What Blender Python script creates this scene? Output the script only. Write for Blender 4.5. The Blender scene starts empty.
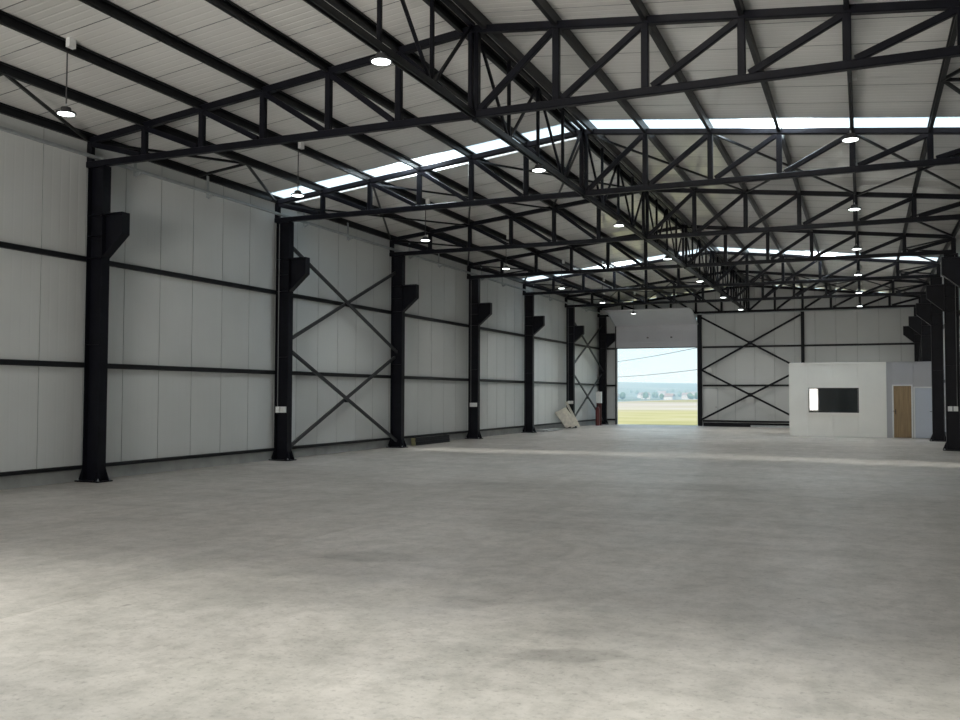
import bpy, math, random
from mathutils import Vector, Matrix
random.seed(4)
S = bpy.context.scene
COL = S.collection
PI = math.pi

# ------------------------------------------------------------------ camera
FPX, YAW, PITCH, ROLL, CAM_H = 894.58, 0.4058, 0.0378, 0.0031, 1.6845
cd = bpy.data.cameras.new('camera'); cam = bpy.data.objects.new('camera', cd); COL.objects.link(cam)
cd.sensor_fit = 'HORIZONTAL'; cd.sensor_width = 36.0; cd.lens = FPX / 960 * 36.0
cd.clip_start = 0.05; cd.clip_end = 6000
cam.location = (0, 0, CAM_H)
cam.matrix_world = (Matrix.Translation((0, 0, CAM_H)) @ Matrix.Rotation(YAW, 4, 'Z') @
                    Matrix.Rotation(PI / 2 + PITCH, 4, 'X') @ Matrix.Rotation(ROLL, 4, 'Z'))
S.camera = cam

# ------------------------------------------------------------------ sky, sun, daylight, exposure
w = bpy.data.worlds.new('sky'); S.world = w; w.use_nodes = True
nt = w.node_tree; nt.nodes.clear()
wo = nt.nodes.new('ShaderNodeOutputWorld'); bg = nt.nodes.new('ShaderNodeBackground')
tc = nt.nodes.new('ShaderNodeTexCoord'); sx = nt.nodes.new('ShaderNodeSeparateXYZ')
rp = nt.nodes.new('ShaderNodeValToRGB')
rp.color_ramp.elements[0].position = 0.0; rp.color_ramp.elements[0].color = (0.66, 0.90, 0.98, 1)
rp.color_ramp.elements[1].position = 0.7; rp.color_ramp.elements[1].color = (0.50, 0.72, 0.95, 1)
nt.links.new(tc.outputs['Generated'], sx.inputs[0]); nt.links.new(sx.outputs['Z'], rp.inputs[0])
nt.links.new(rp.outputs[0], bg.inputs[0]); bg.inputs[1].default_value = 1.08
nt.links.new(bg.outputs[0], wo.inputs[0])

def add_light(name, kind, energy, color, loc, direction, **kw):
    l = bpy.data.lights.new(name, kind); l.energy = energy; l.color = color
    for k, v in kw.items(): setattr(l, k, v)
    o = bpy.data.objects.new(name, l); COL.objects.link(o); o.location = loc
    o.rotation_euler = Vector(direction).to_track_quat('-Z', 'Y').to_euler()
    return o
add_light('sun', 'SUN', 6.7, (1.0, 0.93, 0.83), (0, -40, 60), (0.9, 5.5, -7.0), angle=math.radians(10))
# daylight falling in through the open gate behind the camera
add_light('gate_daylight', 'AREA', 760, (1.0, 0.95, 0.89), (-5.9, -5.62, 2.15), (0.12, 1, 0.62),
          shape='RECTANGLE', size=4.3, size_y=4.2, spread=math.radians(115))
# sky light coming in through the skylight strips, one lamp outside each sheet
for yc_, wd_, en_ in ((-1.0, 3.5, 40), (19.0, 1.15, 800), (37.0, 1.15, 900)):
    for sd_ in (-1, 1):
        add_light('skylight_daylight', 'AREA', en_, (0.90, 0.96, 1.0), (-5.6 + sd_ * 4.1, yc_, 7.5 - 0.111 * 4.1 + 0.30), (-sd_ * 0.111, 0, -1),
                  shape='RECTANGLE', size=7.9, size_y=wd_)
vs = S.view_settings
vs.view_transform = 'Standard'; vs.look = 'None'; vs.gamma = 1.0; vs.use_curve_mapping = False
vs.exposure = 0.24
LAMP_NEAR, LAMP_FAR = 11.0, 36.0      # the lamps towards the gateway burn brighter

# ------------------------------------------------------------------ materials
def mat(name, col, rough=0.5, metal=0.0, var=0.0, scale=3.0, bump=0.0, spec=0.5, emit=None, stretch=None, var2=None):
    m = bpy.data.materials.new(name); m.use_nodes = True
    n = m.node_tree.nodes; L = m.node_tree.links; b = n['Principled BSDF']
    b.inputs['Base Color'].default_value = (*col, 1); b.inputs['Roughness'].default_value = rough
    b.inputs['Metallic'].default_value = metal; b.inputs['Specular IOR Level'].default_value = spec
    if emit: b.inputs['Emission Color'].default_value = (*col, 1); b.inputs['Emission Strength'].default_value = emit
    if var or bump:
        t = n.new('ShaderNodeTexCoord'); mp = n.new('ShaderNodeMapping')
        g = n.new('ShaderNodeNewGeometry')
        L.new(g.outputs['Position'], mp.inputs[0])
        if stretch: mp.inputs['Scale'].default_value = stretch
        ns = n.new('ShaderNodeTexNoise'); ns.inputs['Scale'].default_value = scale; ns.inputs['Detail'].default_value = 5
        L.new(mp.outputs[0], ns.inputs['Vector'])
        if var:
            r = n.new('ShaderNodeValToRGB')
            c2 = var2 or tuple(min(1, c * (1 + var)) for c in col)
            r.color_ramp.elements[0].position = 0.3; r.color_ramp.elements[1].position = 0.7
            r.color_ramp.elements[0].color = (*(c * (1 - var) for c in col), 1); r.color_ramp.elements[1].color = (*c2, 1)
            L.new(ns.outputs[0], r.inputs[0]); L.new(r.outputs[0], b.inputs['Base Color'])
        if bump:
            bp = n.new('ShaderNodeBump'); bp.inputs['Strength'].default_value = bump; bp.inputs['Distance'].default_value = 0.02
            L.new(ns.outputs[0], bp.inputs['Height']); L.new(bp.outputs[0], b.inputs['Normal'])
    return m
M = dict(
    steel=mat('painted_steel', (0.0054, 0.0058, 0.0095), 0.42, 0, 0.25, 4, spec=0.18),
    purlin=mat('purlin_steel', (0.010, 0.011, 0.013), 0.42, 0, 0.25, 3, spec=0.25),
    galv=mat('galvanised', (0.42, 0.45, 0.46), 0.45, 0.5, 0.12, 6),
    conduit=mat('grey_conduit', (0.16, 0.165, 0.17), 0.5, 0, 0.1, 6),
    wall=mat('wall_panel', (0.60, 0.615, 0.605), 0.38, 0, 0.03, 0.8),
    roof=mat('roof_panel', (0.83, 0.82, 0.79), 0.17, 0, 0.03, 0.8, bump=0.02, spec=0.8),
    joint=mat('panel_joint', (0.22, 0.225, 0.225), 0.7, 0, 0.1, 5),
    wall_joint=mat('wall_joint', (0.34, 0.355, 0.35), 0.7, 0, 0.1, 5),
    brace=mat('brace_steel', (0.030, 0.032, 0.036), 0.4, 0, 0.2, 4, spec=0.35),
    plinth=mat('plinth_concrete', (0.33, 0.34, 0.33), 0.8, 0, 0.15, 2.5, bump=0.2),
    white=mat('white_plastic', (0.8, 0.81, 0.8), 0.4, 0, 0.02, 2),
    cord=mat('lamp_cord', (0.03, 0.03, 0.032), 0.5, 0, 0.1, 9),
    glow=mat('lamp_lens', (0.92, 1.0, 0.98), 0.4, emit=6.0),
    office=mat('office_panel', (0.90, 0.885, 0.83), 0.4, 0, 0.03, 1.0),
    office_shaded=mat('office_shaded_panel', (0.44, 0.44, 0.46), 0.45, 0, 0.03, 1.0),  # shaded copy of the office panels, shade of the door end put into the colour
    brown=mat('door_wood', (0.30, 0.20, 0.10), 0.5, 0, 0.18, 3, stretch=(6, 6, 0.5)),
    doorwhite=mat('door_white', (0.56, 0.60, 0.67), 0.4, 0, 0.02, 1.5),
    sect=mat('sectional_door', (0.60, 0.60, 0.63), 0.45, 0, 0.03, 1.2),
    rubber=mat('rubber', (0.02, 0.02, 0.02), 0.7, 0, 0.2, 8),
    red=mat('extinguisher_red', (0.10, 0.012, 0.012), 0.35, 0, 0.08, 5),
    wood=mat('board_wood', (0.48, 0.45, 0.38), 0.7, 0, 0.18, 3, stretch=(3, 3, 1)),
    sheet=mat('offcut_sheet', (0.40, 0.41, 0.41), 0.5, 0, 0.1, 4),
    yellow=mat('yellow_paint', (0.25, 0.23, 0.12), 0.6, 0, 0.2, 6),
    house=mat('house_wall', (0.42, 0.41, 0.39), 0.8, 0, 0.06, 0.1),
    tile=mat('house_roof', (0.16, 0.11, 0.09), 0.8, 0, 0.1, 0.3),
    leaf=mat('tree_leaf', (0.05, 0.10, 0.05), 0.8, 0, 0.35, 0.2),
    bark=mat('tree_bark', (0.10, 0.08, 0.06), 0.9, 0, 0.2, 2),
)
def glass_dark():
    m = bpy.data.materials.new('window_glass'); m.use_nodes = True
    b = m.node_tree.nodes['Principled BSDF']; n = m.node_tree.nodes; L = m.node_tree.links
    b.inputs['Base Color'].default_value = (0.012, 0.014, 0.015, 1); b.inputs['Roughness'].default_value = 0.02
    b.inputs['IOR'].default_value = 1.5; b.inputs['Specular IOR Level'].default_value = 1.0
    t = n.new('ShaderNodeBsdfTransparent'); t.inputs[0].default_value = (0.55, 0.6, 0.6, 1)
    mx = n.new('ShaderNodeMixShader'); mx.inputs[0].default_value = 0.6
    L.new(t.outputs[0], mx.inputs[1]); L.new(b.outputs[0], mx.inputs[2]); L.new(mx.outputs[0], n['Material Output'].inputs[0])
    return m
M['glass'] = glass_dark()
def skylight_mat():
    m = bpy.data.materials.new('skylight_sheet'); m.use_nodes = True
    n = m.node_tree.nodes; L = m.node_tree.links; n.remove(n['Principled BSDF'])
    tr = n.new('ShaderNodeBsdfTransparent'); tr.inputs[0].default_value = (0.93, 0.96, 0.97, 1)
    tl = n.new('ShaderNodeBsdfTranslucent'); tl.inputs[0].default_value = (0.85, 0.9, 0.92, 1)
    gl = n.new('ShaderNodeBsdfGlossy'); gl.inputs['Roughness'].default_value = 0.2
    a = n.new('ShaderNodeMixShader'); a.inputs[0].default_value = 0.25
    b = n.new('ShaderNodeMixShader'); b.inputs[0].default_value = 0.05
    L.new(tr.outputs[0], a.inputs[1]); L.new(tl.outputs[0], a.inputs[2])
    L.new(a.outputs[0], b.inputs[1]); L.new(gl.outputs[0], b.inputs[2]); L.new(b.outputs[0], n['Material Output'].inputs[0])
    return m
M['skylight'] = skylight_mat()
def concrete():
    m = bpy.data.materials.new('floor_concrete'); m.use_nodes = True
    n = m.node_tree.nodes; L = m.node_tree.links; b = n['Principled BSDF']
    g = n.new('ShaderNodeNewGeometry')
    def noise(scale, detail, rough=0.55, sc=(1, 1, 1), dist=0.0):
        mp = n.new('ShaderNodeMapping'); mp.inputs['Scale'].default_value = sc; L.new(g.outputs['Position'], mp.inputs[0])
        t = n.new('ShaderNodeTexNoise'); t.inputs['Scale'].default_value = scale; t.inputs['Detail'].default_value = detail
        t.inputs['Roughness'].default_value = rough; t.inputs['Distortion'].default_value = dist
        L.new(mp.outputs[0], t.inputs['Vector']); return t.outputs[0]
    def ramp(fac, p0, c0, p1, c1):
        r = n.new('ShaderNodeValToRGB'); e = r.color_ramp.elements
        e[0].position, e[1].position = p0, p1; e[0].color = (*c0, 1); e[1].color = (*c1, 1); L.new(fac, r.inputs[0]); return r.outputs[0]
    def mul(a, bb, f=1.0):
        x = n.new('ShaderNodeMix'); x.data_type = 'RGBA'; x.blend_type = 'MULTIPLY'; x.inputs[0].default_value = f
        L.new(a, x.inputs[6]); L.new(bb, x.inputs[7]); return x.outputs[2]
    c = ramp(noise(0.35, 6, 0.6, dist=0.6), 0.3, (0.480, 0.452, 0.422), 0.72, (0.622, 0.588, 0.552))
    c = mul(c, ramp(noise(1.6, 8, 0.65, (1, 0.35, 1), 1.0), 0.35, (0.84, 0.85, 0.84), 0.6, (1, 1, 1)))
    c = mul(c, ramp(noise(0.8, 4, 0.5, (0.25, 2.0, 1)), 0.36, (0.9, 0.9, 0.9), 0.5, (1, 1, 1)))
    c = mul(c, ramp(noise(22, 4, 0.7), 0.30, (0.72, 0.72, 0.72), 0.46, (1, 1, 1)))
    c = mul(c, ramp(noise(7, 2, 0.5, (1, 1, 1)), 0.18, (0.6, 0.6, 0.6), 0.24, (1, 1, 1)))
    # damp stains with a shape of their own
    for (x, y, sxx, syy, rot, dark) in ((-1.70, 5.66, 0.36, 0.13, 0.42, 0.76), (-4.6, 8.2, 0.5, 0.25, 0.2, 0.85), (-2.9, 6.9, 0.35, 0.2, 0.9, 0.85), (-6.0, 15.5, 1.4, 0.5, 0.3, 0.86), (-2.5, 16.8, 1.2, 0.6, 0.2, 0.86)):
        mp = n.new('ShaderNodeMapping'); mp.vector_type = 'TEXTURE'
        mp.inputs['Location'].default_value = (x, y, 0); mp.inputs['Rotation'].default_value = (0, 0, rot); mp.inputs['Scale'].default_value = (sxx, syy, 1)
        L.new(g.outputs['Position'], mp.inputs[0])
        ad = n.new('ShaderNodeMix'); ad.data_type = 'VECTOR'; ad.inputs[0].default_value = 0.35
        t = n.new('ShaderNodeTexNoise'); t.inputs['Scale'].default_value = 2.2; L.new(mp.outputs[0], t.inputs['Vector'])
        L.new(mp.outputs[0], ad.inputs[4]); L.new(t.outputs[1], ad.inputs[5])
        ln = n.new('ShaderNodeVectorMath'); ln.operation = 'LENGTH'; L.new(ad.outputs[1], ln.inputs[0])
        c = mul(c, ramp(ln.outputs['Value'], 0.62, (dark,) * 3, 0.86, (1, 1, 1)))
    # tyre scuffs running diagonally
    mp = n.new('ShaderNodeMapping'); mp.inputs['Rotation'].default_value = (0, 0, 0.55); L.new(g.outputs['Position'], mp.inputs[0])
    wv = n.new('ShaderNodeTexWave'); wv.inputs['Scale'].default_value = 0.22; wv.inputs['Distortion'].default_value = 5.0; wv.inputs['Detail'].default_value = 3
    L.new(mp.outputs[0], wv.inputs['Vector'])
    c = mul(c, ramp(wv.outputs['Fac'], 0.0, (0.95, 0.95, 0.95), 0.03, (1, 1, 1)))
    c = mul(c, ramp(noise(4.5, 9, 0.75), 0.38, (0.80, 0.80, 0.795), 0.56, (1.0, 1.0, 1.0)))
    c = mul(c, ramp(noise(3.2, 2, 0.5), 0.20, (0.45, 0.45, 0.45), 0.235, (1, 1, 1)))
    L.new(c, b.inputs['Base Color'])
    r = ramp(noise(1.2, 5, 0.6), 0.3, (0.36,) * 3, 0.75, (0.58,) * 3); L.new(r, b.inputs['Roughness'])
    b.inputs['Specular IOR Level'].default_value = 0.45
    bp = n.new('ShaderNodeBump'); bp.inputs['Strength'].default_value = 0.08; bp.inputs['Distance'].default_value = 0.01
    L.new(noise(9, 6), bp.inputs['Height']); L.new(bp.outputs[0], b.inputs['Normal'])
    return m
M['concrete'] = concrete()
def land_mat():
    m = bpy.data.materials.new('countryside'); m.use_nodes = True
    n = m.node_tree.nodes; L = m.node_tree.links; b = n['Principled BSDF']; b.inputs['Roughness'].default_value = 0.95
    b.inputs['Specular IOR Level'].default_value = 0.1
    g = n.new('ShaderNodeNewGeometry')
    def ns(scale, sc, det=4):
        mp = n.new('ShaderNodeMapping'); mp.inputs['Scale'].default_value = sc; L.new(g.outputs['Position'], mp.inputs[0])
        t = n.new('ShaderNodeTexNoise'); t.inputs['Scale'].default_value = scale; t.inputs['Detail'].default_value = det
        L.new(mp.outputs[0], t.inputs['Vector']); return t.outputs[0]
    def ramp(f, cols):
        r = n.new('ShaderNodeValToRGB'); e = r.color_ramp.elements
        while len(e) < len(cols): e.new(0.5)
        for i, (p, c) in enumerate(cols): e[i].position = p; e[i].color = (*c, 1)
        L.new(f, r.inputs[0]); return r.outputs[0]
    grass = ramp(ns(0.12, (1, 1, 1), 6), [(0.3, (0.23, 0.225, 0.10)), (0.5, (0.28, 0.265, 0.135)), (0.7, (0.31, 0.29, 0.19))])
    field = ramp(ns(0.02, (0.6, 1.6, 1), 5), [(0.36, (0.20, 0.20, 0.11)), (0.46, (0.29, 0.27, 0.235)), (0.60, (0.33, 0.31, 0.28)), (0.70, (0.22, 0.22, 0.13))])
    hill = ramp(ns(0.006, (1, 1, 1), 6), [(0.35, (0.03, 0.06, 0.045)), (0.5, (0.06, 0.095, 0.065)), (0.62, (0.13, 0.14, 0.11))])
    ln = n.new('ShaderNodeVectorMath'); ln.operation = 'LENGTH'; L.new(g.outputs['Position'], ln.inputs[0])
    def step(a, bb):
        mr = n.new('ShaderNodeMapRange'); mr.inputs[1].default_value = a; mr.inputs[2].default_value = bb
        wn = n.new('ShaderNodeMath'); wn.operation = 'MULTIPLY_ADD'; wn.inputs[1].default_value = 0.55 * (a + bb)
        L.new(ns(0.035, (1, 1, 1), 6), wn.inputs[0]); L.new(ln.outputs['Value'], wn.inputs[2])
        sb = n.new('ShaderNodeMath'); sb.operation = 'SUBTRACT'; sb.inputs[1].default_value = 0.275 * (a + bb); L.new(wn.outputs[0], sb.inputs[0])
        L.new(sb.outputs[0], mr.inputs[0]); return mr.outputs[0]
    def mix(f, a, bb):
        x = n.new('ShaderNodeMix'); x.data_type = 'RGBA'; L.new(f, x.inputs[0]); L.new(a, x.inputs[6]); L.new(bb, x.inputs[7]); return x.outputs[2]
    c = mix(step(85, 125), grass, field); c = mix(step(560, 760), c, hill)
    L.new(c, b.inputs['Base Color']); return m
M['land'] = land_mat()

# ------------------------------------------------------------------ mesh helpers
class MB:
    def __init__(s): s.v = []; s.f = []
    def add(s, vs, fs):
        o = len(s.v); s.v += [tuple(v) for v in vs]; s.f += [tuple(i + o for i in f) for f in fs]; return s
    def box(s, a, b):
        x0, y0, z0 = a; x1, y1, z1 = b
        return s.add([(x0, y0, z0), (x1, y0, z0), (x1, y1, z0), (x0, y1, z0), (x0, y0, z1), (x1, y0, z1), (x1, y1, z1), (x0, y1, z1)],
                     [(0, 3, 2, 1), (4, 5, 6, 7), (0, 1, 5, 4), (1, 2, 6, 5), (2, 3, 7, 6), (3, 0, 4, 7)])
    def bar(s, p, q, wi, de, up=(0, 1, 0), bev=0.12):
        # rectangular tube from p to q with small chamfered corners; 'de' is measured along 'up'
        p, q = Vector(p), Vector(q); d = (q - p).normalized(); u = Vector(up); u = (u - d * u.dot(d)).normalized(); r = d.cross(u)
        a, b = wi / 2, de / 2; c = min(wi, de) * bev
        pr = [(-a + c, -b), (a - c, -b), (a, -b + c), (a, b - c), (a - c, b), (-a + c, b), (-a, b - c), (-a, -b + c)]
        vs = [p + r * x + u * y for x, y in pr] + [q + r * x + u * y for x, y in pr]
        return s.add(vs, [(i, (i + 1) % 8, (i + 1) % 8 + 8, i + 8) for i in range(8)] + [tuple(range(7, -1, -1)), tuple(range(8, 16))])
    def prism(s, prof, fn):
        # closed profile [(u, v)], fn(u, v, t) -> point, t in 0..1
        n = len(prof); vs = [fn(u, v, 0) for u, v in prof] + [fn(u, v, 1) for u, v in prof]
        return s.add(vs, [(i, (i + 1) % n, (i + 1) % n + n, i + n) for i in range(n)] + [tuple(range(n - 1, -1, -1)), tuple(range(n, 2 * n))])
    def lathe(s, prof, c=(0, 0, 0), n=24):
        # prof [(r, z)] from bottom to top
        k = len(prof); vs = []
        for i in range(n):
            a = 2 * PI * i / n
            vs += [(c[0] + r * math.cos(a), c[1] + r * math.sin(a), c[2] + z) for r, z in prof]
        fs = []
        for i in range(n):
            j = (i + 1) % n
            fs += [(i * k + t, j * k + t, j * k + t + 1, i * k + t + 1) for t in range(k - 1)]
        if prof[0][0] > 1e-6: fs.append(tuple(i * k for i in range(n - 1, -1, -1)))
        if prof[-1][0] > 1e-6: fs.append(tuple(i * k + k - 1 for i in range(n)))
        return s.add(vs, fs)
    def tube(s, pts, r, n=8):
        P = [Vector(p) for p in pts]; vs = []
        for i, p in enumerate(P):
            d = (P[min(i + 1, len(P) - 1)] - P[max(i - 1, 0)]).normalized()
            u = Vector((0, 0, 1)) if abs(d.z) < 0.9 else Vector((1, 0, 0))
            a = d.cross(u).normalized(); b = d.cross(a)
            vs += [p + a * (r * math.cos(2 * PI * k / n)) + b * (r * math.sin(2 * PI * k / n)) for k in range(n)]
        fs = [(i * n + k, i * n + (k + 1) % n, (i + 1) * n + (k + 1) % n, (i + 1) * n + k) for i in range(len(P) - 1) for k in range(n)]
        fs += [tuple(range(n - 1, -1, -1)), tuple((len(P) - 1) * n + k for k in range(n))]
        return s.add(vs, fs)
    def mesh(s, name, m, smooth=False):
        me = bpy.data.meshes.new(name); me.from_pydata(s.v, [], s.f); me.materials.append(M[m]); me.update()
        import bmesh
        b = bmesh.new(); b.from_mesh(me); bmesh.ops.recalc_face_normals(b, faces=b.faces); b.to_mesh(me); b.free()
        if smooth:
            for p in me.polygons: p.use_smooth = True
        return me
    def build(s, name, m, parent=None, loc=(0, 0, 0), smooth=False):
        return put(name, s.mesh(name, m, smooth), parent, loc)
def put(name, me, parent=None, loc=(0, 0, 0), scale=None):
    o = bpy.data.objects.new(name, me); COL.objects.link(o); o.location = loc
    if scale: o.scale = scale
    if parent: o.parent = parent
    return o
def empty(name, loc=(0, 0, 0), rz=0.0):
    o = bpy.data.objects.new(name, None); COL.objects.link(o); o.location = loc; o.rotation_euler = (0, 0, rz); o.empty_display_size = 0.3
    return o
def tag(o, label, cat, group=None):
    o['label'] = label; o['category'] = cat
    if group: o['group'] = group
    return o
def struct(o, label=None):
    o['kind'] = 'structure'
    if label: o['label'] = label
    return o
def copy_tree(o, parent=None):
    c = o.copy(); COL.objects.link(c); c.parent = parent
    for ch in list(o.children): copy_tree(ch, c)
    return c
ORD = ['zeroth', 'first', 'second', 'third', 'fourth', 'fifth', 'sixth', 'seventh', 'eighth', 'ninth', 'tenth', 'eleventh', 'twelfth', 'thirteenth', 'fourteenth']

# ------------------------------------------------------------------ layout of the hall (metres)
F0, BAY = 12.77, 6.0                       # y of frame 0 and bay length
FR = list(range(-3, 7))                    # frames; 6 stands at the gate wall
fy = lambda i: F0 + BAY * i
RX = -5.60                                 # ridge
WL, WR = -13.75, 2.79                      # inner faces of the long walls
Y0, Y1 = -5.46, 49.06                      # inner faces of the gable walls
SL, SPL, SPR = 0.111, 1.348, 1.360         # roof slope, purlin spacing either side
ZC, ZB, ZR = 6.02, 6.14, 7.50              # underside / top of bottom chord, ridge top of top chord
def chord_z(x): return ZR - SL * abs(x - RX)
def node_x(k): return RX + k * (SPL if k < 0 else SPR)
ZROOF = 0.10
def roof_z(x): return chord_z(x) + ZROOF
LEFTW, RIGHTW = 'bare long wall', 'office-side wall'

# ------------------------------------------------------------------ floor
fl = struct(empty('floor', (-5.48, 21.8, 0)), 'pale polished concrete floor slabs of the empty hall')
xs = [WL - 0.1, -9.9, -5.94, WR + 0.1]
ys = [Y0 - 0.25] + [fy(i) for i in range(-2, 6)] + [Y1 + 0.25]
for i in range(len(xs) - 1):
    for j in range(len(ys) - 1):
        g = 0.003
        x0, x1, y0, y1 = xs[i] + g, xs[i + 1] - g, ys[j] + g, ys[j + 1] - g
        c = 0.0008
        b = MB(); b.add([(x0, y0, -0.1), (x1, y0, -0.1), (x1, y1, -0.1), (x0, y1, -0.1), (x0, y0, -c), (x1, y0, -c), (x1, y1, -c), (x0, y1, -c),
                         (x0 + c, y0 + c, 0), (x1 - c, y0 + c, 0), (x1 - c, y1 - c, 0), (x0 + c, y1 - c, 0)],
                        [(0, 3, 2, 1), (8, 9, 10, 11)] + [(a, (a + 1) % 4, (a + 1) % 4 + 4, a + 4) for a in range(4)] + [(a + 4, (a + 1) % 4 + 4, (a + 1) % 4 + 8, a + 8) for a in range(4)])
        o = b.build('slab', 'concrete', fl); o.location = (5.48, -21.8, 0)
b = MB().box((WL - 0.3, Y0 - 0.3, -0.16), (WR + 0.3, Y1 + 0.3, -0.1)); o = b.build('subbase', 'plinth', fl); o.location = (5.48, -21.8, 0)

# ------------------------------------------------------------------ sandwich panels
def panel_profile(width=1.0, thick=0.06, nrib=4, groove=0.014, gd=0.025, rib=0.0012):
    p = [(0, -thick), (0, -gd), (groove / 2, 0)]
    for k in range(1, nrib + 1):
        u = width * k / (nrib + 1)
        p += [(u - 0.022, 0), (u - 0.012, -rib), (u + 0.012, -rib), (u + 0.022, 0)]
    p += [(width - groove / 2, 0), (width, -gd), (width, -thick)]
    return p
PP = panel_profile()
def mark_joints(me):                         # the slanted joint faces are the first and last of the profile strip
    me.materials.append(M['wall_joint'])
    n = len(PP)
    for i in JOINT_FACES: me.polygons[i].material_index = 1
    return me
JOINT_FACES = (1, len(PP) - 3)
def wall_panel_mesh(z0, z1, m='wall'):       # local: u along +X, face towards -Y
    return mark_joints(MB().prism(PP, lambda u, v, t: (u, -v, z0 + (z1 - z0) * t)).mesh('panel', m))
def c_girt(parent, p, q, name='girt', size=0.09, m='purlin'):
    return MB().bar(p, q, 0.1, size, (0, 0, 1)).build(name, m, parent)

def long_wall(name, side, label):
    X = WL if side < 0 else WR
    wobj = struct(empty(name, (X, (Y0 + Y1) / 2, 0)), label)
    me = wall_panel_mesh(0.25, 6.80)
    yy = fy(-3) - 0.03 + 0.0
    k = 0; y = 13.74 - 19
    while y < Y1:
        if y + 1 > Y0:
            a, bb = max(y, Y0 - 0.1), min(y + 1, Y1 + 0.1)
            o = put('panel', me, wobj)
            # u along +Y; face towards the hall
            if side < 0: o.rotation_euler = (0, 0, PI / 2); o.location = (0, a - (Y0 + Y1) / 2, 0); o.scale = ((bb - a), 1, 1)
            else: o.rotation_euler = (0, 0, -PI / 2); o.location = (0, bb - (Y0 + Y1) / 2, 0); o.scale = ((bb - a), 1, 1)
        y += 1
    yc = (Y0 + Y1) / 2
    s = 1 if side < 0 else -1
    for z in (2.21, 4.24):
        c_girt(wobj, (s * 0.045, Y0 - yc, z), (s * 0.045, Y1 - yc, z), size=0.10)
    c_girt(wobj, (s * 0.03, Y0 - yc, 0.27), (s * 0.03, Y1 - yc, 0.27), 'base_rail', 0.07)
    pl = MB().box((min(-s * 0.06, s * 0.0), Y0 - yc, 0), (max(-s * 0.06, s * 0.0), Y1 - yc, 0.25))
    pl.build('plinth', 'plinth', wobj)
    sk = MB().box((min(-s * 0.09, -s * 0.062), Y0 - yc - 0.1, 0), (max(-s * 0.09, -s * 0.062), Y1 - yc + 0.1, 6.78))
    sk.build('outer_skin', 'galv', wobj)
    return wobj
long_wall('wall_left', -1, 'long wall of pale vertical panels with dark girts and grey plinth')
long_wall('wall_right', 1, 'pale panelled wall behind the columns beside the office')

def gable_wall(name, Yf, face, opening, label):
    # face = -1 looks towards -Y (the far wall), +1 looks towards +Y; opening (x0, x1, z1)
    wobj = struct(empty(name, (RX, Yf, 0)), label)
    ox0, ox1, oz = opening
    edges = [ox0]
    x = ox0
    while x > WL: x -= 1.0; edges.insert(0, max(x, WL - 0.05))
    edges.append(ox1); x = ox1
    while x < WR: x += 1.0; edges.append(min(x, WR + 0.05))
    for a, b2 in zip(edges[:-1], edges[1:]):
        z0 = oz if (a >= ox0 - 1e-6 and b2 <= ox1 + 1e-6) else 0.0
        zt = min(roof_z(a), roof_z(b2)) + 0.03 if not (a < RX < b2) else roof_z(RX) - 0.05
        if z0 > 0: segs = [(ox0 + (ox1 - ox0) * q / 4, ox0 + (ox1 - ox0) * (q + 1) / 4) for q in range(4)]
        else: segs = [(a, b2)]
        for (u0, u1) in segs:
            ztl = min(roof_z(u0), roof_z(u1)) + 0.03
            sc = u1 - u0
            P = MB().prism(PP, (lambda u, v, t: (u * sc, -v, z0 + (ztl - z0) * t)))
            o = put('panel', mark_joints(P.mesh('panel', 'wall')), wobj)
            if face < 0: o.location = (u0 - RX, 0, 0)
            else: o.rotation_euler = (0, 0, PI); o.location = (u1 - RX, 0, 0)
    return wobj
DX0, DX1 = -12.70, -8.30
GX0, GX1 = -8.1, -3.72
wf = gable_wall('wall_far', Y1, -1, (DX0, DX1, 5.85), 'far gable wall of pale panels with dark girts around the open door')
wb = gable_wall('wall_back', Y0, 1, (GX0, GX1, 4.3), 'back gable wall with a wide open gateway')
def on_far(x, y, z): return (x - RX, y - Y1, z)
for z in (2.17, 4.23):
    for a, b2 in ((WL + 0.02, DX0 - 0.02), (-8.0, WR - 0.02)):
        MB().bar(on_far(a, Y1 - 0.045, z), on_far(b2, Y1 - 0.045, z), 0.085, 0.10, (0, 0, 1)).build('girt', 'purlin', wf)
for a, b2 in ((WL + 0.02, DX0 - 0.02), (-8.0, WR - 0.02)):
    MB().bar(on_far(a, Y1 - 0.04, 0.27), on_far(b2, Y1 - 0.04, 0.27), 0.075, 0.10, (0, 0, 1)).build('base_rail', 'purlin', wf)
for x, wd, zt in ((-8.14, 0.22, 6.0), (-2.90, 0.16, 6.0), (DX0 - 0.05, 0.05, 5.85)):
    MB().bar(on_far(x, Y1 - 0.10, 0.0), on_far(x, Y1 - 0.10, zt), wd, 0.19).build('post', 'steel', wf)

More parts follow.
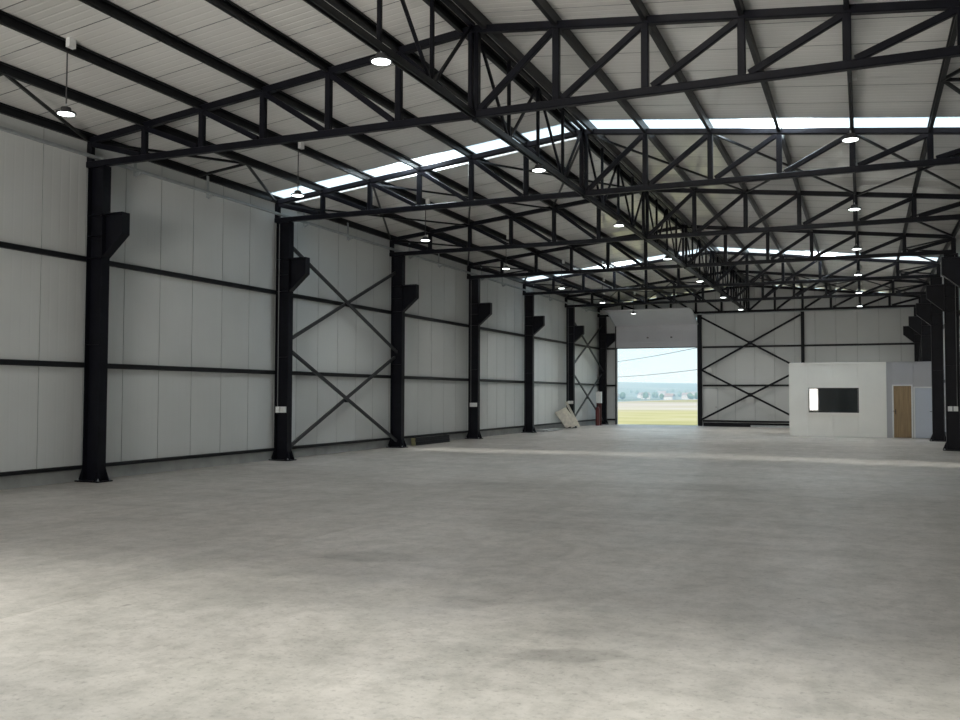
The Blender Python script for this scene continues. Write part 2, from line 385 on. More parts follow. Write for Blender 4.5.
# ------------------------------------------------------------------ ceiling: roof panels and translucent skylight panels
ce = struct(empty('ceiling', (RX, 21.8, ZR)), 'sloping pale roof panels with clear skylight strips')
segs = []
sky = [(-2.80, 0.80), (18.40, 19.60), (36.40, 37.60)]  # first strip is unseen, assumed and widened to brighten foreground floor and ceiling
y = Y0 - 0.35
for a, b2 in sky + [(Y1 + 0.35, None)]:
    n = max(1, round(a - y))
    segs += [(y + (a - y) * k / n, y + (a - y) * (k + 1) / n, 'roof') for k in range(n)]
    if b2: segs.append((a, b2, 'skylight')); y = b2
RP = panel_profile(1.0, 0.05, 5, 0.022, 0.035, 0.0022)
for side in (-1, 1):
    xe = (WL - 0.25 if side < 0 else WR + 0.25) - RX
    def roof_fn(u, v, t, xe=xe):      # u -> y, v (negative) -> up, t from ridge to eave
        return (xe * t, u, ZROOF - SL * abs(xe) * t - v)
    rm = MB().prism(RP, roof_fn).mesh('panel', 'roof'); rm.materials.append(M['joint'])
    for i_ in (1, len(RP) - 3): rm.polygons[i_].material_index = 1
    sm = MB().prism([(0, -0.012), (0, 0), (1, 0), (1, -0.012)], roof_fn).mesh('skylight_panel', 'skylight')
    for a, b2, kind in segs:
        o = put('panel' if kind == 'roof' else 'skylight_panel', rm if kind == 'roof' else sm, ce, (0, a - 21.8, 0), (1, b2 - a, 1))
    for (a, b2) in [(Y0 - 0.35, -2.80), (0.80, 18.40), (19.60, 36.40), (37.60, Y1 + 0.35)]:
        q = MB().prism([(0, -0.075), (0, -0.052), (1, -0.052), (1, -0.075)], roof_fn)
        put('outer_sheet', q.mesh('outer_sheet', 'galv'), ce, (0, a - 21.8, 0), (1, b2 - a, 1))

# ------------------------------------------------------------------ purlins
def purlin(x, label, group=None):
    zb = chord_z(x) - 0.082
    h, wd, t = 0.172, 0.068, 0.012
    o = -1 if x < RX else 1
    prof = [(-wd / 2, 0), (wd / 2, 0), (wd / 2, 0.03), (wd / 2 - t, 0.03), (wd / 2 - t, t), (-wd / 2 + t, t), (-wd / 2 + t, h - t), (wd / 2 - t, h - t), (wd / 2 - t, h - 0.03), (wd / 2, h - 0.03), (wd / 2, h), (-wd / 2, h)]
    L = Y1 - Y0 - 0.06
    b = MB().prism(prof, lambda u, v, t_: (u * -o, -L / 2 + L * t_, v))
    return tag(b.build('roof_purlin', 'purlin', None, (x, (Y0 + Y1) / 2, zb)), label, 'purlin', 'roof purlins')
for side, wn in ((-1, LEFTW), (1, RIGHTW)):
    purlin(RX + side * 0.2, 'dark steel purlin beside the ridge, on the slope of the ' + wn)
    for k in range(1, 6):
        purlin(node_x(side * k), 'dark roof purlin, %s from the ridge pair, slope of the %s' % (ORD[k], wn))
    purlin(node_x(-6) if side < 0 else node_x(6), 'dark steel eave purlin along the top of the ' + wn)

# ------------------------------------------------------------------ columns
def make_column():
    # local: inner face at x = 0, hall towards +X, column body towards -X, centred on y = 0
    r = empty('column_post')
    D, W, T = 0.39, 0.20, 0.018
    sh = MB()
    for a, b in ((-T, 0), (-D, -D + T)): sh.box((a, -W / 2, 0.025), (b, W / 2, ZC - 0.02))
    sh.box((-D + T, -0.006, 0.025), (-T, 0.006, ZC - 0.02))
    sh.build('shaft', 'steel', r)
    MB().box((-D - 0.1, -W / 2 - 0.08, 0), (0.1, W / 2 + 0.08, 0.025)).build('base_plate', 'steel', r)
    MB().box((-D, -W / 2, ZC - 0.02), (0.0, W / 2, ZC)).build('cap_plate', 'steel', r)
    for s in (-1, 1):
        for x0, d in ((0.0, 0.09), (-D, -0.09)):
            MB().prism([(0, 0.025), (d, 0.025), (d, 0.05), (0, 0.27)], lambda u, v, t, x0=x0, s=s: (x0 + u, s * (W / 2 - 0.012) + (t - 0.5) * 0.014, v)).build('gusset', 'steel', r)
        MB().prism([(0, 0.025), (0.075, 0.025), (0.075, 0.05), (0, 0.27)], lambda u, v, t, s=s: (-0.009 + (t - 0.5) * 0.014, s * (W / 2 + u), v)).build('gusset', 'steel', r)
    P, zt, zm, zl = 0.49, 5.07, 4.68, 4.26
    co = MB()
    co.prism([(0, zl), (P - 0.01, zm), (P - 0.01, zt), (0, zt)], lambda u, v, t: (u, (t - 0.5) * 0.014, v))
    co.box((0, -W / 2, zt), (P, W / 2, zt + 0.016))
    co.prism([(P - 0.016, zm), (P, zm), (P, zt), (P - 0.016, zt)], lambda u, v, t: (u, (t - 0.5) * W, v))
    co.prism([(0, zl - 0.012), (P, zm - 0.012), (P, zm + 0.006), (0, zl + 0.006)], lambda u, v, t: (u, (t - 0.5) * W, v))
    co.build('corbel', 'steel', r)
    for z in (4.26, 5.07, 2.6, 4.68):
        for s in (-1, 1):
            MB().box((-D + T, min(s * 0.006, s * W / 2), z - 0.006), (-T, max(s * 0.006, s * W / 2), z + 0.006)).build('stiffener', 'steel', r)
    for sx_ in (-D - 0.06, 0.06):
        for sy in (-0.14, 0.14):
            MB().lathe([(0.018, 0), (0.018, 0.022), (0.01, 0.022), (0.01, 0.045)], (sx_, sy, 0.025), 6).build('anchor_bolt', 'galv', r)
    return r
CXL, CXR = -13.26, 2.28
col0 = make_column(); first = True
for side, X, rz, wn in ((-1, CXL, 0, LEFTW), (1, CXR, PI, RIGHTW)):
    for i in FR:
        o = col0 if first else copy_tree(col0); first = False
        o.location = (X, fy(i), 0); o.rotation_euler = (0, 0, rz)
        n = 7 - i
        tag(o, 'dark steel H column with corbel on the %s, %s from the gateway wall' % (wn, ORD[n]), 'column', 'steel columns')

# ------------------------------------------------------------------ roof trusses
def make_truss():
    r = empty('roof_truss')            # local origin: ridge line, floor level
    T = 0.12
    for s in (-1, 1):
        xe = node_x(6 * s) - RX
        MB().bar((0, 0, ZR - T / 2), (xe + s * 0.04, 0, ZR - SL * abs(xe + s * 0.04) - T / 2), T, T).build('top_chord', 'steel', r)
        MB().bar((0, 0, ZC + T / 2), (xe + s * 0.06, 0, ZC + T / 2), T, T).build('bottom_chord', 'steel', r)
        for k in range(1, 7):
            x = node_x(k * s) - RX; zt = ZR - SL * abs(x) - T * 0.9
            MB().bar((x, 0, ZB - 0.01), (x, 0, zt), 0.11 if k < 6 else 0.13, 0.10).build('vertical_post', 'steel', r)
            x0 = node_x((k - 1) * s) - RX
            MB().bar((x - s * 0.05, 0, zt - 0.02), (x0 + s * 0.10, 0, ZB + 0.01), 0.10, 0.09).build('diagonal', 'steel', r)
        MB().bar((s * 0.052, 0, ZB - 0.02), (s * 0.052, 0, ZR - T), 0.075, 0.11).build('ridge_post', 'steel', r)
        MB().box((min(s * 0.002, s * 0.012), -0.07, ZC - 0.05), (max(s * 0.002, s * 0.012), 0.07, ZC + 0.22)).build('splice_plate', 'steel', r)
    return r
tr0 = make_truss(); first = True
for i in FR[:]:
    o = tr0 if first else copy_tree(tr0); first = False
    o.location = (RX, fy(i), 0)
    tag(o, 'black steel roof truss with diagonal lattice, %s from the gateway wall' % ORD[7 - i], 'truss', 'roof trusses')

# longitudinal lattice under the ridge
def make_ridge():
    r = empty('ridge_girder'); s0, s1 = 0.08, BAY - 0.08; q = BAY / 4; zt = ZR - 0.02
    for dx in (-0.035, 0.035):
        MB().bar((dx, s0, ZC + 0.05), (dx, s1, ZC + 0.05), 0.03, 0.10, (0, 0, 1)).build('bottom_angle', 'purlin', r)
    MB().bar((0, s0, zt + 0.005), (0, s1, zt + 0.005), 0.10, 0.05, (0, 0, 1)).build('top_chord', 'steel', r)
    for k in (1, 2, 3): MB().bar((0, k * q, ZC + 0.06), (0, k * q, zt), 0.06, 0.05).build('vertical_post', 'steel', r)
    for a, b2 in (((0.12, zt - 0.02), (q - 0.05, ZC + 0.09)), ((q + 0.05, ZC + 0.09), (2 * q - 0.05, zt - 0.02)),
                  ((2 * q + 0.05, zt - 0.02), (3 * q - 0.05, ZC + 0.09)), ((3 * q + 0.05, ZC + 0.09), (4 * q - 0.12, zt - 0.02))):
        MB().bar((0, a[0], a[1]), (0, b2[0], b2[1]), 0.05, 0.045, (1, 0, 0)).build('diagonal', 'steel', r)
    return r
rg0 = make_ridge(); first = True
for i in FR[:-1]:
    o = rg0 if first else copy_tree(rg0); first = False
    o.location = (RX, fy(i), 0)
    tag(o, 'thin lattice girder under the ridge, in the %s bay from the gateway wall' % ORD[6 - i], 'girder', 'ridge girders')

# ------------------------------------------------------------------ roof bracing
def rp_(k, y):                        # point just under the top chord / purlin plane at node k
    x = node_x(k); return Vector((x, y, chord_z(x) - 0.06))
XB = (1, 5)                           # fully braced bays
for i in FR[:-1]:
    n = ORD[6 - i]; ya, yb = fy(i) + 0.09, fy(i + 1) - 0.09; ym = (ya + yb) / 2
    for side, wn in ((-1, LEFTW), (1, RIGHTW)):
        if i in XB:
            for k in (0, 2, 4):
                r = empty('roof_brace', (node_x(side * (k + 1)), ym, chord_z(node_x(side * (k + 1))) - 0.03)); o = Vector(r.location)
                e = 0.25 * side if k == 0 else 0.0
                for q, (a, b2) in enumerate((((k, ya), (k + 2, yb)), ((k + 2, ya), (k, yb)))):
                    p1, p2 = rp_(side * a[0], a[1]), rp_(side * b2[0], b2[1])
                    d = (p2 - p1).normalized(); p1 += d * 0.12; p2 -= d * 0.12
                    dz = Vector((0, 0, -0.05 * q))
                    MB().bar(p1 - o + dz, p2 - o + dz, 0.05, 0.045, (0, 0, 1)).build('brace_bar', 'purlin', r)
                where = ('beside the ridge', 'at mid slope', 'along the eave')[k // 2]
                tag(r, 'crossed roof bars %s, %s slope, %s bay from the gateway wall' % (where, wn, n), 'brace', 'crossed roof braces')
        else:
            o = Vector((node_x(side * 6), ym, chord_z(node_x(side * 6)) - 0.03)); r = empty('eave_brace', o)
            apex = rp_(side * 5, ym)
            for p1 in (rp_(side * 6, ya), rp_(side * 6, yb), rp_(side * 6, ym)):
                q1 = p1 + (apex - p1).normalized() * 0.05
                MB().bar(q1 - o, apex - o, 0.055, 0.05, (0, 0, 1)).build('brace_bar', 'purlin', r)
            tag(r, 'three-bar eave bracing by the %s, %s bay from the gateway wall' % (wn, n), 'brace', 'eave braces')

# crossed wall bracing
def cross_brace(X, i, wn):
    ya, yb = fy(i) + 0.10, fy(i + 1) - 0.10; r = empty('cross_brace', (X, (ya + yb) / 2, 0)); o = Vector(r.location)
    for z0, z1 in ((2.98, 5.48), (0.22, 2.82)):
        for q, (a, b2) in enumerate(((z0, z1), (z1, z0))):
            dx = 0.075 * q * (1 if X < RX else -1)
            MB().bar(Vector((X + dx, ya + 0.02, a)) - o, Vector((X + dx, yb - 0.02, b2)) - o, 0.085, 0.07, (1, 0, 0)).build('brace_bar', 'brace', r)
        zm = (z0 + z1) / 2; ym = (ya + yb) / 2
        MB().box((0.035 if X < RX else -0.075, -0.09, zm - 0.09), (0.04 if X < RX else -0.07, 0.09, zm + 0.09)).build('cross_plate', 'purlin', r)
    tag(r, 'two stacked steel X braces on the %s, %s bay from the gateway wall' % (wn, ORD[6 - i]), 'brace', 'wall braces')
for i in XB:
    cross_brace(-13.50, i, LEFTW); cross_brace(2.52, i, RIGHTW)
r = empty('gable_brace', (-5.52, Y1 - 0.27, 0))
for z0, z1 in ((3.0, 5.82), (0.35, 3.0)):
    for q, (a, b2) in enumerate(((z0, z1), (z1, z0))):
        MB().bar((-2.50, -0.08 * q, a), (2.54, -0.08 * q, b2), 0.10, 0.075).build('brace_bar', 'steel', r)
    MB().box((-0.1, -0.045, (z0 + z1) / 2 - 0.1), (0.1, -0.038, (z0 + z1) / 2 + 0.1)).build('cross_plate', 'steel', r)
tag(r, 'black steel X bracing on the gateway wall between open door and site office', 'brace')

# ------------------------------------------------------------------ hanging disc lamps
def make_lamp(cord):
    r = empty('high_bay_lamp')         # local origin: lens underside
    MB().lathe([(0.02, 0.004), (0.140, 0.004), (0.147, 0.012), (0.140, 0.03), (0.09, 0.05), (0.075, 0.055), (0.07, 0.10), (0.03, 0.115), (0.0, 0.115)], n=28).build('housing', 'cord', r, smooth=False)
    MB().lathe([(0.0, -0.004), (0.108, -0.004), (0.120, 0.0), (0.120, 0.006), (0.0, 0.006)], n=28).build('lens', 'glow', r)
    MB().tube([(0, 0, 0.11), (0, 0, 0.16)], 0.012).build('hook', 'galv', r)
    MB().tube([(0, 0, 0.15), (0, 0, cord)], 0.011, 6).build('cord', 'cord', r)
    l = bpy.data.lights.new('lamp_light', 'AREA'); l.shape = 'DISK'; l.size = 0.23; l.spread = math.radians(125); l.energy = LAMP_NEAR; l.color = (1.0, 0.99, 0.95)
    lo = bpy.data.objects.new('lamp_light', l); COL.objects.link(lo); lo.location = (0, 0, -0.012); lo.parent = r
    return r
ROWS = ((node_x(-4), 'row nearer the ' + LEFTW, 1), (RX, 'row under the ridge', 0), (node_x(4), 'row nearer the ' + RIGHTW, 1))
ZL = 5.87
for X, rn, hang in ROWS:
    cord = (chord_z(X) + 0.0 - ZL) if hang else 0.155
    L0 = None
    for i in FR[:-1]:
        if L0 is None:
            L0 = make_lamp(cord if hang else 0.125); o = L0
            if hang: MB().box((0.033, -0.06, cord - 0.03), (0.11, 0.06, cord + 0.11)).build('junction_box', 'white', L0)
        else: o = copy_tree(L0)
        o.location = (X, fy(i) + BAY / 2 + (0 if hang else 0.05), ZL + (0 if hang else 0.03))
        for ch in o.children:
            if ch.type == 'LIGHT':
                ch.data = ch.data.copy(); u = max(0.0, min(1.0, (i - 0) / 5.0)); ch.data.energy = LAMP_NEAR + (LAMP_FAR - LAMP_NEAR) * u
        tag(o, 'lit disc lamp, %s, %s bay from the gateway wall' % (rn, ORD[6 - i]), 'lamp', 'hanging disc lamps')

# ------------------------------------------------------------------ cable tray on hangers along the bare long wall
r = empty('cable_tray', (-13.50, (Y0 + Y1) / 2, 6.17)); L = Y1 - Y0 - 0.3
MB().prism([(-0.05, 0), (0.05, 0), (0.05, 0.045), (0.044, 0.045), (0.044, 0.006), (-0.044, 0.006), (-0.044, 0.045), (-0.05, 0.045)], lambda u, v, t: (u, -L / 2 + L * t, v)).build('channel', 'galv', r)
hm = MB().box((-0.10, -0.03, -0.06), (-0.075, 0.03, 0.44)).box((-0.10, -0.03, -0.035), (0.075, 0.03, -0.002)).prism([(-0.075, -0.035), (0.05, -0.035), (-0.075, -0.09)], lambda u, v, t: (u, (t - 0.5) * 0.008, v)).mesh('hanger', 'galv')
y = fy(-3) + 1.1
while y < Y1 - 0.5:
    put('hanger', hm, r, (-0.06, y - (Y0 + Y1) / 2, 0))
    y += 2.2 if ((y - F0) % BAY) < 3.2 else 3.8
tag(r, 'galvanised cable tray on hangers along the top of the bare long wall', 'cable tray')

# conduit under the gable truss
b = MB().tube([(-8.9, Y1 - 0.42, 5.985), (2.1, Y1 - 0.42, 5.985)], 0.025)
tag(b.build('conduit_pipe', 'galv'), 'thin grey conduit under the truss standing at the gateway wall', 'conduit')

# socket boxes and conduits on columns
def socket_set(X, i, s, wn):
    n = ORD[7 - i]; yb = fy(i) - 0.10
    r = empty('socket_box', (X, yb - 0.05, 1.20))
    for dx in (-0.075, 0.075):
        p = MB().box((dx - 0.06, -0.035, 0), (dx + 0.06, 0.045, 0.15)).build('socket', 'white', r)
        MB().lathe([(0.035, 0), (0.035, 0.012), (0.028, 0.016), (0, 0.016)], (0, 0, 0), 12).build('socket_lid', 'white', p, (dx, -0.034, 0.075)).rotation_euler = (PI / 2, 0, 0)
    tag(r, 'white double socket on the %s column of the %s from the gateway wall' % (n, wn), 'socket', 'socket boxes')
    xx = X - 0.12 * s
    b = MB().tube([(xx, yb - 0.02, 1.35), (xx, yb - 0.02, 5.95)], 0.011, 8)
    tag(b.build('conduit_pipe', 'conduit'), 'thin vertical conduit on the %s column of the %s from the gateway wall' % (n, wn), 'conduit', 'column conduits')
for i in (1, 3, 5): socket_set(-13.42, i, 1, LEFTW)
for i in (3,): socket_set(2.46, i, -1, RIGHTW)

# ------------------------------------------------------------------ sectional door, half rolled up under the roof
d = struct(empty('door_1', ((DX0 + DX1) / 2, Y1 - 0.13, 4.27)), 'grey sectional overhead door raised above the open gateway')
hw = (DX1 - DX0) / 2 + 0.04
def dsec(y0, z0, y1, z1):
    p, q = Vector((0, y0, z0)), Vector((0, y1, z1)); dv = (q - p); nrm = Vector((0, -dv.z, dv.y)).normalized() * -1
    Lg = dv.length; dn = dv.normalized(); nn = Vector((0, dn.z, -dn.y))
    prof = [(0, 0.02), (0, -0.016), (0.008, -0.02), (Lg / 2 - 0.05, -0.02), (Lg / 2 - 0.03, -0.014), (Lg / 2 + 0.03, -0.014), (Lg / 2 + 0.05, -0.02), (Lg - 0.008, -0.02), (Lg, -0.016), (Lg, 0.02)]
    return MB().prism(prof, lambda u, v, t: tuple(p + dn * u + nn * v + Vector((-hw + 2 * hw * t, 0, 0)))).build('door_panel', 'sect', d)
dsec(0, 0, 0, 0.61); dsec(0, 0.61, 0, 1.22)
dsec(0, 1.22, -0.86, 1.54); dsec(-0.86, 1.54, -1.72, 1.86); dsec(-1.72, 1.86, -2.4, 1.885)
MB().box((-hw, -0.025, -0.05), (hw, 0.025, 0.0)).build('bottom_seal', 'rubber', d)
for x in (-0.45, 0.85):
    MB().box((x - 0.05, -0.05, 0.50), (x + 0.05, -0.02, 0.57)).build('door_handle', 'rubber', d)
for s in (-1, 1):
    MB().box((min(s * (hw + 0.005), s * (hw + 0.05)), -0.04, -4.25), (max(s * (hw + 0.005), s * (hw + 0.05)), 0.03, 1.2)).build('track', 'galv', d)
    MB().bar((s * (hw + 0.03), -0.02, 1.2), (s * (hw + 0.03), -1.75, 1.87), 0.05, 0.06).build('track', 'galv', d)
    MB().bar((s * (hw + 0.03), -1.75, 1.87), (s * (hw + 0.03), -2.7, 1.91), 0.05, 0.06).build('track', 'galv', d)

# flush side door in the far gable
d = struct(empty('door_2', (-7.60, Y1 - 0.012, 0)), 'flush pale service door in the gable beside the open gateway')
MB().box((-0.36, -0.012, 0.05), (0.36, 0.01, 1.98)).build('door_leaf', 'wall', d)
for x in (-0.385, 0.385): MB().box((x - 0.018, -0.010, 0.03), (x + 0.018, 0.008, 2.03)).build('door_frame', 'galv', d)
MB().box((-0.385, -0.010, 1.99), (0.385, 0.008, 2.03)).build('door_frame', 'galv', d)
MB().box((0.27, -0.06, 1.0), (0.33, -0.012, 1.03)).build('door_handle', 'rubber', d)

# control box, beams on the floor by the gable
r = empty('control_box', (-7.66, Y1 - 0.02, 2.86))
MB().box((-0.14, -0.16, 0), (0.14, 0.0, 0.27)).build('box_body', 'white', r)
MB().box((-0.12, -0.172, 0.02), (0.12, -0.16, 0.25)).build('box_lid', 'white', r)
tag(r, 'small white control box on the gable beside the open gateway', 'control box')
def ibeam(name, p, L, rz, h, wd, m, label, cat='beam', group=None):
    t = 0.016
    prof = [(-wd / 2, 0), (wd / 2, 0), (wd / 2, t), (0.008, t), (0.008, h - t), (wd / 2, h - t), (wd / 2, h), (-wd / 2, h), (-wd / 2, h - t), (-0.008, h - t), (-0.008, t), (-wd / 2, t)]
    b = MB().prism(prof, lambda u, v, tt: (-L / 2 + L * tt, u, v))
    o = b.build(name, m, None, p); o.rotation_euler = (0, 0, rz)
    return tag(o, label, cat, group)
ibeam('beam_offcut', (-5.45, Y1 - 0.50, 0), 4.9, 0, 0.20, 0.16, 'steel', 'long dark steel beam lying along the foot of the gateway wall')
ibeam('steel_channel', (-4.25, Y1 - 0.75, 0), 2.4, 0, 0.10, 0.10, 'galv', 'pale galvanised offcut lying before the dark beam at the gable')

# ------------------------------------------------------------------ site office
OY, OD = 38.90, 3.55
off = empty('site_office', (0, OY, 0))
tag(off, 'small flat-roofed site office of white panels, door end coloured in shade, with dark window', 'office')
def opanel(x0, x1, z0, z1, y, m, name='wall_panel'):
    c = 0.01
    b = MB(); b.add([(x0, y + 0.06, z0), (x1, y + 0.06, z0), (x1, y + 0.06, z1), (x0, y + 0.06, z1), (x0, y + 0.008, z0), (x1, y + 0.008, z0), (x1, y + 0.008, z1), (x0, y + 0.008, z1),
                     (x0 + c, y, z0), (x1 - c, y, z0), (x1 - c, y, z1), (x0 + c, y, z1)],
                    [(3, 2, 1, 0), (8, 9, 10, 11)] + [(a, (a + 1) % 4, (a + 1) % 4 + 4, a + 4) for a in range(4)] + [(a + 4, (a + 1) % 4 + 4, (a + 1) % 4 + 8, a + 8) for a in range(4)])
    return b.build(name, m, off)
WX0, WX1, WZ0, WZ1 = -2.10, -0.21, 0.97, 1.97
for a, b2 in ((-2.80, -2.15), (-2.15, -1.20), (-1.20, -0.25), (-0.25, 0.79)):
    if b2 <= WX0 or a >= WX1 - 0.06: opanel(a, b2, 0, 2.93, 0, 'office')
    else: opanel(a, b2, 0, WZ0, 0, 'office'); opanel(a, b2, WZ1, 2.93, 0, 'office')
opanel(-2.15, WX0, WZ0, WZ1, 0, 'office')
opanel(-0.25, -0.21, WZ0, WZ1, -0.001, 'office')
for a, b2, z0 in ((0.79, 1.0, 0), (1.0, 1.76, 2.10), (1.76, 2.50, 2.02), (2.50, 2.72, 0)): opanel(a, b2, z0, 2.96, 0.03, 'office_shaded')
opanel(1.73, 1.765, 0, 2.10, 0.031, 'office_shaded')
MB().box((-2.83, -0.03, 2.93), (0.80, 0.08, 3.0)).build('roof_trim', 'office', off)
MB().box((0.80, 0.01, 2.955), (2.72, 0.10, 3.0)).build('roof_trim', 'office_shaded', off)
MB().box((-2.86, 0.07, 0), (-2.80, OD, 2.96)).build('side_wall', 'office', off)
MB().box((-2.83, -0.012, 0), (-2.77, 0.02, 2.93)).build('corner_trim', 'office', off)
MB().box((0.765, -0.012, 0), (0.80, 0.05, 2.93)).build('corner_trim', 'office', off)
MB().box((2.66, 0.1, 0), (2.72, OD, 2.96)).build('side_wall', 'office_shaded', off)
MB().box((-2.86, OD, 0), (2.72, OD + 0.06, 2.96)).build('rear_wall', 'office', off)
MB().box((-2.84, 0.08, 2.92), (2.72, OD, 2.99)).build('roof_slab', 'office', off)
wn_ = empty('office_window', (0, 0, 0)); wn_.parent = off
f = MB()
f.box((WX0, -0.012, WZ0), (WX1, 0.05, WZ0 + 0.035)).box((WX0, -0.012, WZ1 - 0.035), (WX1, 0.05, WZ1)).box((WX0, -0.012, WZ0), (WX0 + 0.03, 0.05, WZ1)).box((WX1 - 0.035, -0.012, WZ0), (WX1, 0.05, WZ1))
f.box((-1.74, -0.006, WZ0), (-1.71, 0.045, WZ1))
bpy.data.objects.remove(wn_)
wfr = f.build('window_frame', 'rubber', off)
MB().box((WX0 + 0.03, 0.018, WZ0 + 0.03), (-1.74, 0.026, WZ1 - 0.03)).build('pane', 'glass', wfr)
MB().box((-1.71, 0.018, WZ0 + 0.03), (WX1 - 0.03, 0.026, WZ1 - 0.03)).build('pane', 'glass', wfr)
MB().box((WX0 - 0.02, -0.05, WZ0 - 0.04), (WX1 + 0.02, 0.02, WZ0)).build('window_sill', 'office', off)
def odoor(x0, x1, zt, leaf, frame, hx, y):
    df = MB().box((x0, y - 0.015, 0), (x0 + 0.05, y + 0.07, zt)).box((x1 - 0.05, y - 0.015, 0), (x1, y + 0.07, zt)).box((x0 + 0.05, y - 0.015, zt - 0.05), (x1 - 0.05, y + 0.07, zt)).build('door_frame', frame, off)
    dl = MB().box((x0 + 0.055, y + 0.005, 0.015), (x1 - 0.055, y + 0.045, zt - 0.055)).build('door', leaf, off)
    MB().box((hx - 0.012, y - 0.02, 0.93), (hx + 0.012, y + 0.006, 1.13)).tube([(hx, y - 0.02, 1.05), (hx, y - 0.05, 1.05), (hx - 0.10, y - 0.05, 1.05)], 0.009).build('door_handle', 'rubber', dl)
    return dl
odoor(1.0, 1.735, 2.10, 'brown', 'white', 1.12, 0.03)
odoor(1.76, 2.50, 2.02, 'doorwhite', 'white', 2.42, 0.02)

# ------------------------------------------------------------------ loose things along the bare long wall
for k, (dy, z) in enumerate(((0, 0), (0.05, 0.121))):
    t = MB().prism([(-0.07, 0), (0.07, 0), (0.07, 0.12), (-0.07, 0.12)], lambda u, v, tt: (u, -1.3 + 2.6 * tt, v))
    r = empty('box_beam_offcut', (-13.46 - 0.04 * k, 27.2 + dy, z)); t.build('tube', 'steel', r)
    MB().box((-0.075, -1.325, 0.0), (0.075, -1.301, 0.12)).build('end_cap', 'yellow', r)
    tag(r, ('dark steel box beam lying on the floor along the bare long wall', 'dark steel box beam resting on another one by the bare long wall')[k], 'beam', 'box beams on the floor')
for k, (y, x, zt, wd) in enumerate(((40.95, -12.95, 0.86, 0.36), (41.55, -12.85, 0.95, 0.42), (42.10, -12.80, 1.30, 0.12))):
    xt = -13.60 + 0.02 * k
    b = MB().bar((x, 0, 0.05 + 0.2 * wd), (xt, 0.25, zt), 0.03, wd, (0.75, 0.62, 0.4))
    o = b.build('wooden_board', 'wood', None, (0, y, 0))
    tag(o, ('short pale board leaning on the wall beside the braced bay', 'wide pale board leaning between two other boards on the wall', 'narrow tall board leaning next to the column by the braced bay')[k], 'board', 'leaning boards')
for k in range(2):
    o = MB().box((-0.28, -1.3, 0), (0.26, 1.3, 0.035)).build('panel_offcut', 'sheet', None, (-13.33 + 0.04 * k, 39.0 + 0.2 * k, 0.036 * k)); o.rotation_euler = (0, 0, 0.03 * k)
    tag(o, ('grey panel offcut lying flat on the floor by the leaning boards', 'grey panel offcut on top of another, beside the leaning boards')[k], 'panel', 'panel offcuts')
r = empty('fire_extinguisher', (-13.22, 46.84, 0.0))
MB().lathe([(0.10, 0), (0.115, 0.02), (0.115, 0.86), (0.09, 0.97), (0.035, 1.02), (0.035, 1.04), (0.0, 1.04)], n=20).build('cylinder', 'red', r)
MB().lathe([(0.03, 1.03), (0.03, 1.10), (0.0, 1.10)], n=12).box((-0.02, -0.13, 1.10), (0.02, 0.03, 1.125)).build('valve', 'rubber', r)
MB().tube([(0.02, 0, 1.07), (0.13, -0.03, 1.03), (0.15, -0.03, 0.75), (0.135, -0.02, 0.3)], 0.013).build('hose', 'rubber', r)
tag(r, 'red fire extinguisher on the floor before the white cabinet stand', 'fire extinguisher')
r = empty('fire_stand', (-13.22, 47.12, 0))
MB().box((-0.16, -0.14, 0), (0.16, 0.14, 0.03)).build('base', 'red', r)
MB().box((-0.13, -0.02, 0.03), (0.13, 0.02, 1.20)).build('back_board', 'red', r)
cb = MB().box((-0.15, -0.10, 1.20), (0.15, 0.08, 1.82)).build('cabinet', 'white', r)
MB().box((-0.135, -0.112, 1.215), (0.135, -0.10, 1.805)).build('cabinet_door', 'white', cb)
tag(r, 'red stand with a white cabinet near the open gateway', 'fire stand')

# ------------------------------------------------------------------ countryside beyond the gateway
def land_z(x, y):
    r = math.hypot(x + 5, y - 22); a = math.atan2(x, y)
    z = -0.17
    t = min(1, max(0, (r - 60) / 640)); z -= 4.5 * t * t * (3 - 2 * t)
    z += 1.6 * math.exp(-((r - 190) / 60) ** 2) * max(0, math.sin(a * 6 + 1.9))
    t = min(1, max(0, (r - 1250) / 1300)); z += (44 + 5 * math.sin(a * 7) + 3 * math.sin(a * 19 + 1)) * t * t * (3 - 2 * t)
    return z
rad = [26, 32, 38] + [44 * 1.085 ** k for k in range(52)]
NA = 160; b = MB(); vs = []; fs = []
vs.append((-5, 22, -0.17))
for r_ in rad:
    for k in range(NA):
        a = 2 * PI * k / NA; x, y = -5 + r_ * math.sin(a), 22 + r_ * math.cos(a); vs.append((x, y, land_z(x, y)))
fs += [(0, 1 + k, 1 + (k + 1) % NA) for k in range(NA)]
for q in range(len(rad) - 1):
    for k in range(NA):
        i0, i1 = 1 + q * NA + k, 1 + q * NA + (k + 1) % NA; fs.append((i0, i1, i1 + NA, i0 + NA))
b.add(vs, fs); o = b.build('countryside', 'land', smooth=True); struct(o, 'grassy field, pale farmland and low hills outside')

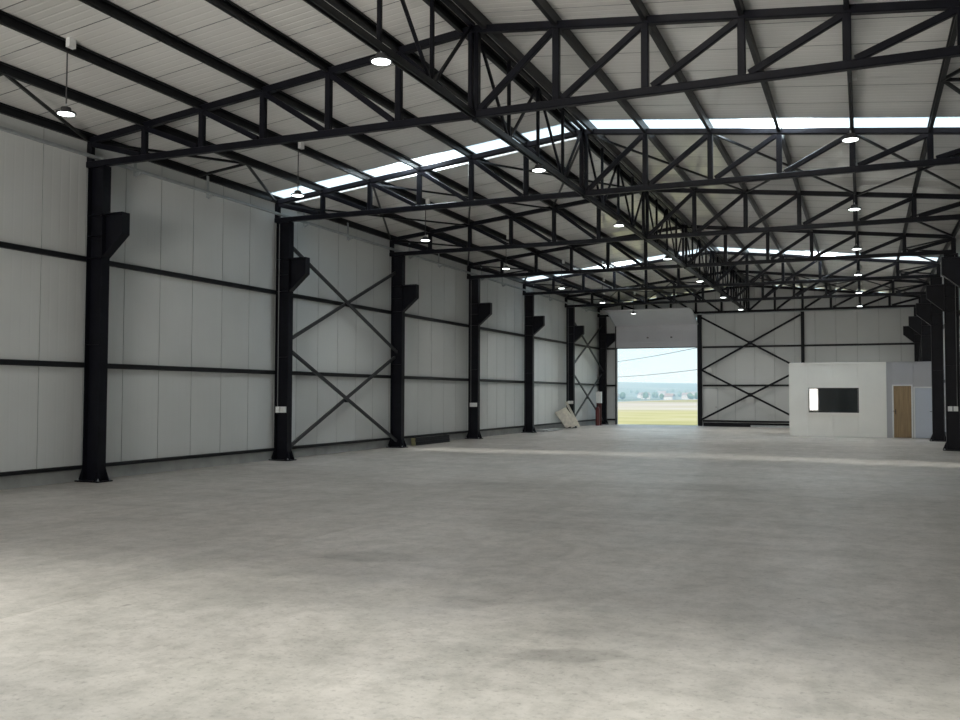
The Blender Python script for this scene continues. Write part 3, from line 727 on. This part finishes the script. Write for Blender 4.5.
def far_house(x, y, wd, dp, h, rz):
    z = land_z(x, y) - 0.3; r = empty('far_house', (x, y, z), rz)
    MB().box((-wd / 2, -dp / 2, 0), (wd / 2, dp / 2, h)).build('house_wall', 'house', r)
    MB().prism([(-dp / 2 - 0.5, h), (dp / 2 + 0.5, h), (0, h + dp * 0.4)], lambda u, v, t: (-wd / 2 - 0.4 + (wd + 0.8) * t, u, v)).build('house_roof', 'tile', r)
    return tag(r, 'distant pale house with brown roof in the valley beyond the gateway', 'house', 'distant houses')
SPOTS = []
def spot(y0, y1, gap):
    for _ in range(400):
        y = random.uniform(y0, y1); x = random.uniform(-0.30, -0.14) * y
        if all(math.hypot(x - a, y - b_) > gap for a, b_ in SPOTS): SPOTS.append((x, y)); return x, y
for k in range(14):
    x, y = spot(1050, 1550, 26); far_house(x, y, random.uniform(9, 16), random.uniform(7, 10), random.uniform(3, 6), random.uniform(-0.6, 0.6))
def far_tree(x, y, h):
    r = empty('far_tree', (x, y, land_z(x, y) - 0.2))
    MB().tube([(0, 0, 0), (0, 0, h * 0.4)], h * 0.03, 6).build('trunk', 'bark', r)
    b = MB(); prof = []
    for t in range(9):
        a = -PI / 2 + PI * t / 8; prof.append((abs(math.cos(a)) * h * 0.36 * random.uniform(0.85, 1.15) if 0 < t < 8 else 0.0, h * 0.60 + math.sin(a) * h * 0.40))
    b.lathe(prof, n=9)
    b.v = [(vx * random.uniform(0.85, 1.15), vy * random.uniform(0.85, 1.15), vz + random.uniform(-0.03, 0.03) * h) for vx, vy, vz in b.v]
    b.build('crown', 'leaf', r)
    return tag(r, 'distant round tree in the valley beyond the gateway', 'tree', 'distant trees')
for k in range(34):
    x, y = spot(900, 1650, 22); far_tree(x, y, random.uniform(6, 10))

# power lines on two poles
PA, PB = Vector((-62, 212, 0)), Vector((-14, 118, 0))
for p in (PA, PB):
    z = land_z(p.x, p.y); r = empty('power_pole', (p.x, p.y, z - 0.2))
    MB().tube([(0, 0, 0), (0, 0, 10.6 - z)], 0.14, 10).build('pole', 'bark', r)
    MB().bar((-0.8, 0, 9.6 - z), (0.8, 0, 9.6 - z), 0.1, 0.12).build('cross_arm', 'bark', r)
    tag(r, ('wooden power pole in the field, farther along the overhead wires', 'wooden power pole in the field, at the near end of the overhead wires')[p is PB], 'pole', 'power poles')
for k, h in enumerate((9.0, 5.7)):
    pts = []
    for t in range(25):
        u = t / 24; p = PA.lerp(PB, u); pts.append((p.x, p.y, h - 2.2 * u * (1 - u) * (1 if k == 0 else 0.9)))
    tag(MB().tube(pts, 0.045, 6).build('power_line', 'rubber'), ('upper', 'lower')[k] + ' overhead wire strung across the sky beyond the gateway', 'wire', 'power lines')

# ------------------------------------------------------------------ summer haze over the valley
hm_ = bpy.data.materials.new('summer_haze'); hm_.use_nodes = True
n = hm_.node_tree.nodes; n.remove(n['Principled BSDF'])
vsn = n.new('ShaderNodeVolumeScatter'); vsn.inputs['Color'].default_value = (0.52, 0.80, 1.0, 1); vsn.inputs['Density'].default_value = 0.00075; vsn.inputs['Anisotropy'].default_value = 0.0
hm_.node_tree.links.new(vsn.outputs[0], n['Material Output'].inputs['Volume'])
M['haze'] = hm_
o = MB().box((-1500, 0, -6), (1500, 2500, 62)).build('valley_haze', 'haze', None, (0, 240, 0))
o['kind'] = 'stuff'; o['label'] = 'pale blue summer haze over the distant valley'; o['category'] = 'haze'
